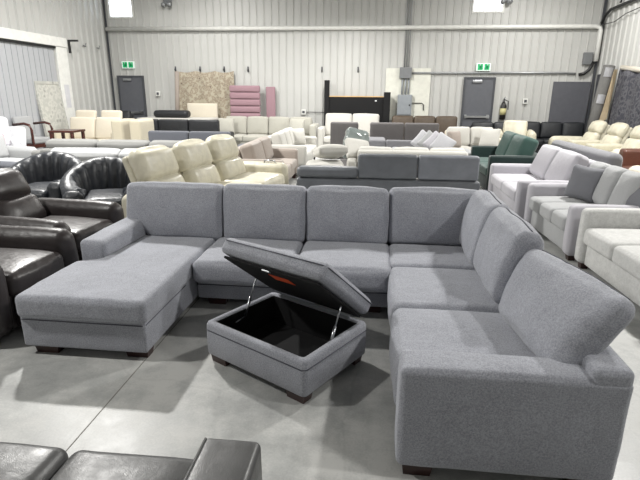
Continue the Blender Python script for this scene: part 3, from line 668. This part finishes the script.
# white swivel chair with pink covers at far left
t = thing('white_armchair', 'bright white armchair with a pink lined seat at the left edge', 'armchair', (-7.75, 9.3, 0), 40)
soft('seat', (0.7, 0.7, 0.22), M['paper'], t, (0, 0, 0.45), r=0.08, puff=(0, 0, .03)); soft('backrest', (0.72, 0.16, 0.62), M['paper'], t, (0, 0.34, 0.86), (R(-14), 0, 0), r=0.07, puff=(0, .04, .02), wr=.008)
for s in (-1, 1): soft('arm', (0.14, 0.66, 0.28), M['paper'], t, (s * 0.4, 0, 0.62), r=0.065)
soft('pink_cushion', (0.42, 0.10, 0.30), M['pink'], t, (0.04, 0.20, 0.70), (R(-25), 0, 0), r=0.045); soft('base', (0.62, 0.62, 0.3), M['paper'], t, (0, 0, 0.19), r=0.04); legs(t, .6, .6, .05, M['blackpl'], .05)
t = thing('white_swivel_chair', 'second white padded chair right of the bright white armchair', 'armchair', (-8.0, 10.2, 0), 10)
soft('seat', (0.66, 0.62, 0.22), M['paper'], t, (0, 0, 0.5), r=0.09, puff=(0, 0, .03)); soft('backrest', (0.7, 0.18, 0.55), M['paper'], t, (0, 0.3, 0.80), (R(-20), 0, 0), r=0.08, puff=(0, .04, .02)); soft('base', (0.5, 0.5, 0.34), M['paper'], t, (0, 0, 0.22), r=0.04); legs(t, .5, .5, .05, M['blackpl'], .05)
t = thing('coffee_table', 'low glossy red-brown wooden table behind the white chairs', 'table', (-7.35, 11.25, 0), 4)
hard('tabletop', -0.30, 0.30, -0.30, 0.30, 0.76, 0.81, M['redwood'], t, 0.01)
for sx in (-1, 1):
    for sy in (-1, 1): hard('leg', sx * .25 - .03, sx * .25 + .03, sy * .25 - .03, sy * .25 + .03, 0, 0.759, M['redwood'], t)
bpy.data.objects['white_swivel_chair'].scale = (0.62, 0.62, 0.86)
# armchair with wooden arm
t = thing('wooden_arm_chair', 'light armchair with curved red-brown wooden arm near the loading door', 'armchair', (-8.3, 11.35, 0), 80)
t.scale = (0.85, 0.85, 0.9)
soft('seat', (0.6, 0.6, 0.16), M['silver'], t, (0, 0, 0.6), r=0.05); soft('backrest', (0.6, 0.12, 0.62), M['silver'], t, (0, 0.30, 0.92), (R(-10), 0, 0), r=0.05)
for s in (-1, 1):
    bm = bmesh.new(); tube_bm(bm, [(s * .36, -0.32, 0), (s * .36, -0.33, 0.9), (s * .36, -0.27, 1.02), (s * .36, -0.1, 1.06), (s * .36, 0.3, 1.02)], 0.035, 10); from_bm('arm', bm, M['redwood'], t)
hard('seat_rail', -0.32, 0.32, -0.3, 0.3, 0.42, 0.52, M['redwood'], t, 0.01); legs(t, .6, .6, .42, M['redwood'], .05)
# leaning carved board by the loading door
t = thing('carved_headboard', 'pale carved grey board leaning beside the loading door jamb', 'headboard', (-8.55, 12.75, 0), 90)
hard('panel', -0.5, 0.5, -0.03, 0.03, 0.0, 1.95, M['headboard'], t, 0.008, rot=(R(-6), 0, 0)); f = bmesh.new()
for q in ((-.5, .5, 0, .07), (-.5, .5, 1.88, 1.95), (-.5, -.43, .07, 1.88), (.43, .5, .07, 1.88)): box_bm(f, q[0], q[1], -0.045, -0.031, q[2], q[3])
from_bm('frame', f, M['headboard'], t, rot=(R(-6), 0, 0), smooth=False)
t = thing('desk_lamp', 'small dark lamp head at the left edge below the loading door', 'lamp', (-8.5, 9.9, 0), 60)
tube('pole', [(0, 0, 0.02), (0, 0, 1.35)], 0.02, M['blackpl'], t); tube('base', [(0, 0, 0), (0, 0, 0.02)], 0.15, M['blackpl'], t, 16); tube('shade', [(-0.12, 0, 1.42), (0.1, 0, 1.36)], [0.10, 0.07], M['blackpl'], t, 12)

# ================================================================== LEFT CENTRE ROW
sofa('taupe_sofa', 'taupe fabric sofa with pillow back just behind the cream recliner sofa', 'sofa', -2.03, 9.12, 91, 1.95, 0.95, 2, mat='taupe', bh=0.84, ah=0.6, sh=0.42, leg=0.10, ct=0.24, tilt=14)
sofa('white_sofa', 'white sofa on dark legs with loose back pillows, beyond the taupe sofa', 'sofa', -1.93, 11.45, 91, 2.4, 0.95, 2, mat='white', bh=0.86, ah=0.64, sh=0.45, leg=0.13, lmat='blackpl', ct=0.2, tilt=14, nb=3, thinleg=True)
pillow('throw_pillow', 'cream square pillow at the far arm of the white sofa', -1.92, 12.2, 0.66, (-20, 0, 30), 0.42, 0.14, 'white')
# light grey sectional by the far wall
sofa('oatmeal_sectional', 'long oatmeal grey sofa along the far wall below the pink headboard', 'sofa', -3.3, 15.1, 0, 3.1, 0.95, 4, mat='oat', bh=0.98, ah=0.8, aw=0.2, tilt=8)
pillow('throw_pillow', 'oatmeal square pillow on the left end of the long oatmeal sofa', -4.5, 14.78, 0.72, (-18, 0, 15), 0.5, 0.14, 'oat')
pillow('throw_pillow', 'oatmeal square pillow on the right end of the long oatmeal sofa', -2.35, 14.8, 0.72, (-18, 0, -15), 0.5, 0.14, 'oat')
sofa('pearl_loveseat', 'pale grey two-seat sofa in front of the black bed headboard', 'sofa', -0.72, 15.15, 0, 2.0, 0.9, 2, mat='white', cmat='white', bh=1.1, ah=0.72, tilt=8, fr=0.9)
# headboards and rug against the far wall
t = thing('patterned_rug', 'beige floral patterned rug hung on the far wall', 'rug', (-5.52, 16.06, 0))
bm = bmesh.new(); n = 40; t.location.y = 16.10
G2 = [[bm.verts.new((-0.95 + 1.9 * i / n, 0.0 + 0.02 * math.sin(i * .55) - 0.15 * (1 - j / 12) * 0.2, 0.35 + 2.0 * j / 12 - 0.05 * abs(math.sin(i * math.pi / n * 3)) * (j / 12))) for i in range(n + 1)] for j in range(13)]
for j in range(12):
    for i in range(n): bm.faces.new((G2[j][i], G2[j][i + 1], G2[j + 1][i + 1], G2[j + 1][i]))
o = from_bm('pile', bm, M['rug'], t); mo = o.modifiers.new('t', 'SOLIDIFY'); mo.thickness = 0.012
bm = bmesh.new(); tube_bm(bm, [(-1.03, -0.05, 0.4), (-0.98, -0.05, 1.4), (-0.92, -0.05, 2.33)], 0.07, 10); from_bm('folded_edge', bm, M['taupe'], t)
t = thing('tufted_headboard', 'pink channel-tufted headboard leaning on the far wall', 'headboard', (-4.2, 15.97, 0))
for i in range(9): soft('channel', (1.0, 0.11, 0.212), M['pink'], t, (0, 0.0, 0.11 + 0.212 * i), r=0.05, puff=(0, .02, 0))
t = tag(soft('headboard_wing', (0.30, 0.08, 1.88), M['pink'], None, (-3.38, 16.06, 0.94), r=0.03, puff=(0, .01, 0)), 'narrow flat pink upholstered panel right of the tufted headboard', 'headboard')
t = thing('cream_headboard', 'small cream rounded headboard in front of the patterned rug', 'headboard', (-5.55, 15.75, 0))
soft('pad', (1.0, 0.09, 0.75), M['ivory'], t, (0, 0, 0.98), r=0.04, puff=(0, .02, 0))
for s in (-1, 1): hard('leg', s * .4 - .03, s * .4 + .03, -0.02, 0.02, 0, 0.61, M['darkwood'], t)
tag(soft('mattress', (2.3, 1.0, 0.26), M['white'], None, (-6.14, 15.15, 0.80), r=0.05), 'white mattress on its stand behind the glossy black leather sofa', 'mattress')
t = thing('bed_frame', 'dark upholstered bed base under the white mattress', 'bed', (-6.14, 15.15, 0)); soft('platform', (2.3, 1.0, 0.56), M['darkgrey'], t, (0, 0, 0.385), r=0.03); legs(t, 2.2, .95, .1, M['darkwood'])
tag(soft('black_bolster', (1.1, 0.4, 0.22), M['blacklea2'], None, (-6.3, 15.1, 1.045), r=0.1), 'rounded black leather cushion lying on the left part of the white mattress', 'cushion')
# black headboard with posts
t = thing('black_headboard', 'matt black bed headboard with two square posts and light wood cap', 'headboard', (-0.68, 15.85, 0))
hard('panel', -0.799, 0.889, -0.04, 0.04, 0.3, 1.59, M['bedblack'], t, 0.004); hard('cap_rail', -0.799, 0.889, -0.06, 0.06, 1.591, 1.62, M['lightwood'], t)
hard('post', -0.95, -0.80, -0.08, 0.08, 0, 2.08, M['bedblack'], t, 0.008); hard('post', 0.89, 1.09, -0.11, 0.11, 0, 1.74, M['bedblack'], t, 0.008)
hard('price_tag', 0.62, 0.68, -0.046, -0.041, 1.46, 1.50, M['paper'], t)

# ================================================================== CENTRE
t = thing('headrest_sofa', 'slate grey leather sofa with adjustable headrests, its back turned behind the grey sectional', 'sofa', (0.16, 6.75, 0), 181)
soft('base', (1.95, 0.85, 0.25), M['greylea'], t, (0, 0, 0.19), r=0.02); 
for i in range(3): soft('seat_cushion', (0.64, 0.62, 0.18), M['greylea'], t, (-0.65 + 0.65 * i, -0.12, 0.40), r=0.05, puff=(0, 0, .02))
for s in (-1, 1): soft('arm', (0.18, 0.92, 0.54), M['greylea'], t, (s * 1.09, 0, 0.33), r=0.05)
soft('back_frame', (2.34, 0.17, 0.58), M['greylea'], t, (0, 0.385, 0.06 + 0.29), r=0.03)
for i, (x, mm) in enumerate(((-0.765, 'greylea_lit'), (0.0, 'greylea'))):
    soft('headrest', (0.76, 0.13, 0.31), M[mm], t, (x, 0.39, 0.80), r=0.035, puff=(0, .008, .004), wr=.003)
soft('folded_headrest', (0.80, 0.34, 0.13), M['greylea'], t, (0.77, 0.32, 0.71), (R(4), 0, 0), r=0.05, puff=(0, .01, .01), wr=.003)
legs(t, 2.3, 0.9, 0.06, M['steel'])
sofa('cream_sectional', 'white leather sofa with loose cushions, its back turned behind the headrest sofa', 'sofa', 0.62, 8.85, 181, 2.2, 0.95, 3, mat='white', cmat='white', bh=0.80, fr=0.78, ct=0.2)
pillow('throw_pillow', 'white square pillow slumped on the left arm of the white leather sofa', -0.30, 8.80, 0.74, (-50, 10, 20), 0.46, 0.18, 'white')
tag(soft('white_footstool', (0.62, 0.62, 0.62), M['white'], None, (-0.80, 7.95, 0.31), (0, 0, R(6)), r=0.07, puff=(.01, .01, .03), wr=.006), 'white leather footstool left of the white leather sofa', 'footstool')
pillow('throw_pillow', 'white pillow lying on the white leather footstool', -0.72, 8.02, 0.79, (78, 0, 20), 0.5, 0.17, 'white')
# plastic wrapped bundle
t = thing('wrapped_cushion', 'grey cushion wrapped in clear plastic, propped behind the white sofa pillows', 'cushion', (-0.38, 9.75, 0), 20)
soft('cushion', (0.5, 0.30, 0.62), M['plastic'], t, (0, 0, 0.72), (R(-18), R(20), 0), r=0.12, wr=0.05, n=8); soft('stool', (0.5, 0.5, 0.44), M['warmgrey'], t, (0, 0, 0.22), r=0.03)
sofa('pillow_sofa', 'light grey sofa piled with pale striped pillows, centre right', 'sofa', 1.2, 10.82, 178, 1.7, 0.95, 2, mat='silver', cmat='pearl', bh=0.55, fr=0.55, ah=0.55, cushions=False, sh=0.42)
for i, (dx, a, mm) in enumerate(((-0.36, 34, 'stripe'), (-0.12, 36, 'silver'), (0.10, 38, 'lilac'), (0.34, 30, 'stripe'))):
    pillow('throw_pillow', ['leftmost of the pale pillows leaning in a row on the light grey sofa', 'second pale pillow from the left on the light grey sofa', 'third pale pillow from the left, lilac, on the light grey sofa', 'rightmost pale pillow of the row on the light grey sofa'][i], 1.22 + dx * .5, 11.0 - 0.17 * i, 0.70, (-30, a, -22), 0.42, 0.10, mm, 'pale pillows on the light grey sofa')
# dark grey pieces seen from behind
sofa('warm_grey_sofa', 'warm grey sofa with two back panels facing away in front of the black headboard', 'sofa', 0.74, 13.7, 180, 1.8, 0.95, 2, mat='warmgrey', bh=0.96, fr=0.97, ah=0.55, cushions=False, arms='', split=2)
sofa('warm_grey_chair', 'single warm grey armless chair facing away left of the two-panel sofa', 'chair', -0.82, 13.65, 178, 0.74, 0.8, 1, mat='warmgrey', bh=0.97, fr=0.97, cushions=False, arms='')
sofa('warm_grey_bench', 'low warm grey upholstered end section in front of the two-panel sofa', 'bench', 0.6, 12.6, 180, 1.7, 0.9, 2, mat='midgrey', bh=0.6, fr=0.62, ah=0.62, aw=0.5, arms='R', cushions=False)
sofa('brown_leather_sofa', 'brown leather sofa against the far wall below the electrical panel', 'sofa', 1.45, 15.25, 0, 2.3, 0.95, 3, mat='brown', bh=1.05, fr=0.95, ah=0.6, tilt=6)
sofa('black_leather_sofa', 'black leather sofa in front of the right exit door', 'sofa', 3.42, 15.0, 0, 1.6, 0.9, 2, mat='blacklea2', bh=0.92, ah=0.6)
sofa('black_leather_sofa', 'black leather sofa against the far wall below the grey wall panel', 'sofa', 5.25, 15.4, -3, 2.0, 0.9, 3, mat='blacklea2', bh=0.92, ah=0.66, arms='R')
sofa('ivory_sofa', 'ivory sofa with plump cushions behind the green velvet sofa', 'sofa', 2.35, 12.7, 3, 1.5, 0.95, 2, mat='ivory', cmat='white', bh=0.90, ah=0.66, ct=0.24, tilt=16)
pillow('throw_pillow', 'white pillow at the right end of the ivory sofa', 2.72, 12.32, 0.70, (-22, 0, -20), 0.46, 0.14, 'white')
pillow('throw_pillow', 'taupe pillow standing before the left arm of the ivory sofa', 1.88, 12.22, 0.66, (-12, 0, 40), 0.4, 0.16, 'taupe')
sofa('cream_chair', 'cream leather armchair with rounded cushions right of the ivory sofa', 'armchair', 3.66, 13.72, -12, 1.0, 0.95, 1, mat='creamlea', bh=1.02, ah=0.8, aw=0.2, armr=0.1, ct=0.3, tilt=16)

# ================================================================== RIGHT ROWS
sofa('green_velvet_sofa', 'dark green velvet sofa with two loose back pillows, right of centre', 'sofa', 2.40, 9.40, -90, 1.75, 0.95, 2, mat='darkgreen', cmat='green', bh=1.0, fr=0.72, ah=0.71, sh=0.5, aw=0.15, ct=0.26, tilt=18, armr=0.03)
sofa('lilac_sofa', 'pale lilac white two-seat sofa in the row beside the sectional', 'sofa', 2.45, 7.59, -90, 1.78, 1.05, 2, mat='lilac', bh=0.94, ah=0.60, aw=0.14, tilt=22, armr=0.04, ct=0.2)
sofa('silver_sofa', 'light grey three-cushion sofa with a grey throw cushion on it', 'sofa', 2.54, 5.93, -88, 1.46, 1.02, 3, mat='silver', bh=0.9, ah=0.6, aw=0.16, tilt=16, armr=0.05, amat='lilac', ct=0.2)
pillow('throw_cushion', 'mid grey square cushion on the far end of the light grey sofa', 2.56, 6.24, 0.67, (-14, 4, -52), 0.42, 0.13, 'throwgrey')
pillow('throw_cushion', 'mid grey square cushion on the near end of the light grey sofa, frame edge', 2.80, 5.40, 0.70, (-30, 0, -70), 0.44, 0.13, 'throwgrey')
sofa('pearl_sofa', 'pearl white textured sofa cut by the right edge, nearest in the right row', 'sofa', 2.62, 4.10, -88, 2.02, 1.0, 3, mat='pearl', bh=0.88, ah=0.62, aw=0.15, tilt=14, armr=0.05)
sofa('grey_leather_sofa', 'mid grey rolled-top sofa facing away behind the lilac sofa', 'sofa', 3.55, 8.1, 92, 2.55, 0.9, 3, mat='midgrey', bh=0.95, fr=0.95, bt=0.2, ah=0.6, backr=0.09, cushions=False)
sofa('ivory_sofa', 'ivory rolled-top sofa facing away behind the light grey sofa', 'sofa', 3.60, 5.95, 91, 1.6, 0.9, 2, mat='ivory', bh=0.88, fr=0.87, bt=0.2, ah=0.6, backr=0.09, cushions=False)
sofa('cognac_armchair', 'cognac brown leather armchair at the right edge', 'armchair', 5.0, 9.0, -95, 1.9, 0.95, 2, mat='cognac', bh=0.74, ah=0.74, aw=0.25, cushions=False)
sofa('ivory_armchair', 'ivory rounded armchair at the right edge below the cognac leather chair', 'armchair', 4.6, 7.0, 90, 1.0, 0.9, 1, mat='ivory', bh=0.85, fr=0.83, bt=0.2, backr=0.09, cushions=False)
# rugs on the right wall
t = thing('rolled_rug', 'tall rolled grey rug leaning in the right back corner', 'rug', (5.86, 14.6, 0.0))
bm = bmesh.new(); tube_bm(bm, [(0, 0, 0.05), (0.34, 0.2, 2.46)], 0.15, 16); from_bm('roll', bm, M['rugroll'], t)
for k in (0.62, 0.92):
    p = Vector((0, 0, 0.15)).lerp(Vector((0.34, 0.2, 2.46)), k); dv = Vector((0.34, 0.2, 2.41)).normalized()
    bm = bmesh.new()
    e1 = Vector((0, -1, 0)); e1 = (e1 - dv * e1.dot(dv)).normalized(); e2 = dv.cross(e1)
    L = []
    for i in range(7):
        a = R(-35 + 70 * i / 6 - 15); q = e1 * math.cos(a) + e2 * math.sin(a)
        L.append((bm.verts.new(p + q * 0.162 - dv * 0.12), bm.verts.new(p + q * 0.162 + dv * 0.12)))
    for a, b in zip(L, L[1:]): bm.faces.new((a[0], b[0], b[1], a[1]))
    bmesh.ops.solidify(bm, geom=bm.faces[:], thickness=0.002); from_bm('paper_label', bm, M['paper'], t, smooth=False)
t = thing('hanging_rug', 'charcoal speckled rug hung over a rail on the right wall', 'rug', (XR - 0.12, 13.45, -0.10))
bm = bmesh.new(); n = 24
G2 = [[bm.verts.new((0.03 * math.sin(i * .9) - 0.12 * (1 - j / 10), -1.6 + 2.6 * i / n, 0.5 + 1.85 * j / 10 + 0.30 * (i / n - .5) * (j / 10))) for i in range(n + 1)] for j in range(11)]
for j in range(10):
    for i in range(n): bm.faces.new((G2[j][i], G2[j][i + 1], G2[j + 1][i + 1], G2[j + 1][i]))
o = from_bm('pile', bm, M['rugdark'], t); mo = o.modifiers.new('t', 'SOLIDIFY'); mo.thickness = 0.015
bm = bmesh.new()
vs = [bm.verts.new(p) for p in ((-0.16, 0.95, 2.45), (-0.06, 0.98, 2.45), (-0.24, 1.03, 1.5), (-0.34, 0.98, 1.0), (-0.16, 0.9, 1.2))]
bm.faces.new((vs[0], vs[1], vs[4])); bm.faces.new((vs[0], vs[4], vs[2])); bm.faces.new((vs[2], vs[4], vs[3])); bmesh.ops.solidify(bm, geom=bm.faces[:], thickness=0.008)
from_bm('turned_back_corner', bm, M['rugback'], t, smooth=False)
bm = bmesh.new(); tube_bm(bm, [(0.0, -2.0, 2.20), (0.0, 0.9, 2.50)], 0.06, 10); from_bm('roll_rail', bm, M['ivory'], t)
struct(hard('door_4', XR - 0.06, XR - 0.034, 15.0, 15.95, 0, 2.28, M['doorframe']))

# ================================================================== LIGHTS AND CAMERA
def lamp(i, x, y, e=1.0, zb=None):
    t = thing('high_bay_lamp', 'round white high bay lamp hanging under the ceiling', 'lamp', (x, y, zb or HC - 0.5), 0, 'high bay lamps')
    bm = bmesh.new(); tube_bm(bm, [(0, 0, 0.0), (0, 0, 0.10), (0, 0, 0.16)], [0.24, 0.22, 0.10], 20); from_bm('housing', bm, M['conduit'], t)
    tube('hanger', [(0, 0, 0.16), (0, 0, HC - t.location.z - 0.005)], 0.012, M['blackpl'], t)
    L = bpy.data.lights.new('high_bay_light', 'AREA'); L.shape = 'DISK'; L.size = 0.34; L.energy = 420 * e; L.color = (1, 0.985, 0.95)
    o = bpy.data.objects.new('high_bay_light', L); COL.objects.link(o); o.location = (x, y, t.location.z - 0.015)
k = 0
for x, y, e in ((-5.2, 7.8, 2.3), (4.2, 7.8, 1.6), (-5.2, 13.2, .7), (-1.05, 13.2, .7), (4.2, 13.2, .7), (-5.2, 1.6, 0.8), (4.2, 1.6, 0.5), (-4.0, -4.0, .08), (3.0, -4.0, .08)):
    lamp(k, x, y, e, 3.92 if x == -1.05 else None); k += 1
w = bpy.data.worlds.new('world'); scene.world = w; w.use_nodes = True
bg = w.node_tree.nodes['Background']; bg.inputs[0].default_value = (0.85, 0.93, 1, 1); bg.inputs[1].default_value = 9.0
scene.view_settings.view_transform = 'Standard'; scene.view_settings.look = 'None'; scene.view_settings.gamma = 1; scene.view_settings.exposure = -0.5
cam = bpy.data.cameras.new('camera'); co = bpy.data.objects.new('camera', cam); COL.objects.link(co); scene.camera = co
F = 490.0; pitch = math.atan((240 - 93) / F); psi = math.atan(56 * math.cos(pitch) / F); roll = R(0.45)
cam.sensor_fit = 'HORIZONTAL'; cam.sensor_width = 36; cam.lens = 36 * F / 640; cam.clip_start = 0.05; cam.clip_end = 200
co.location = (0, 0, 1.7)
co.rotation_euler = (Matrix.Rotation(psi, 3, 'Z') @ Matrix.Rotation(R(90) - pitch, 3, 'X') @ Matrix.Rotation(roll, 3, 'Z')).to_euler()
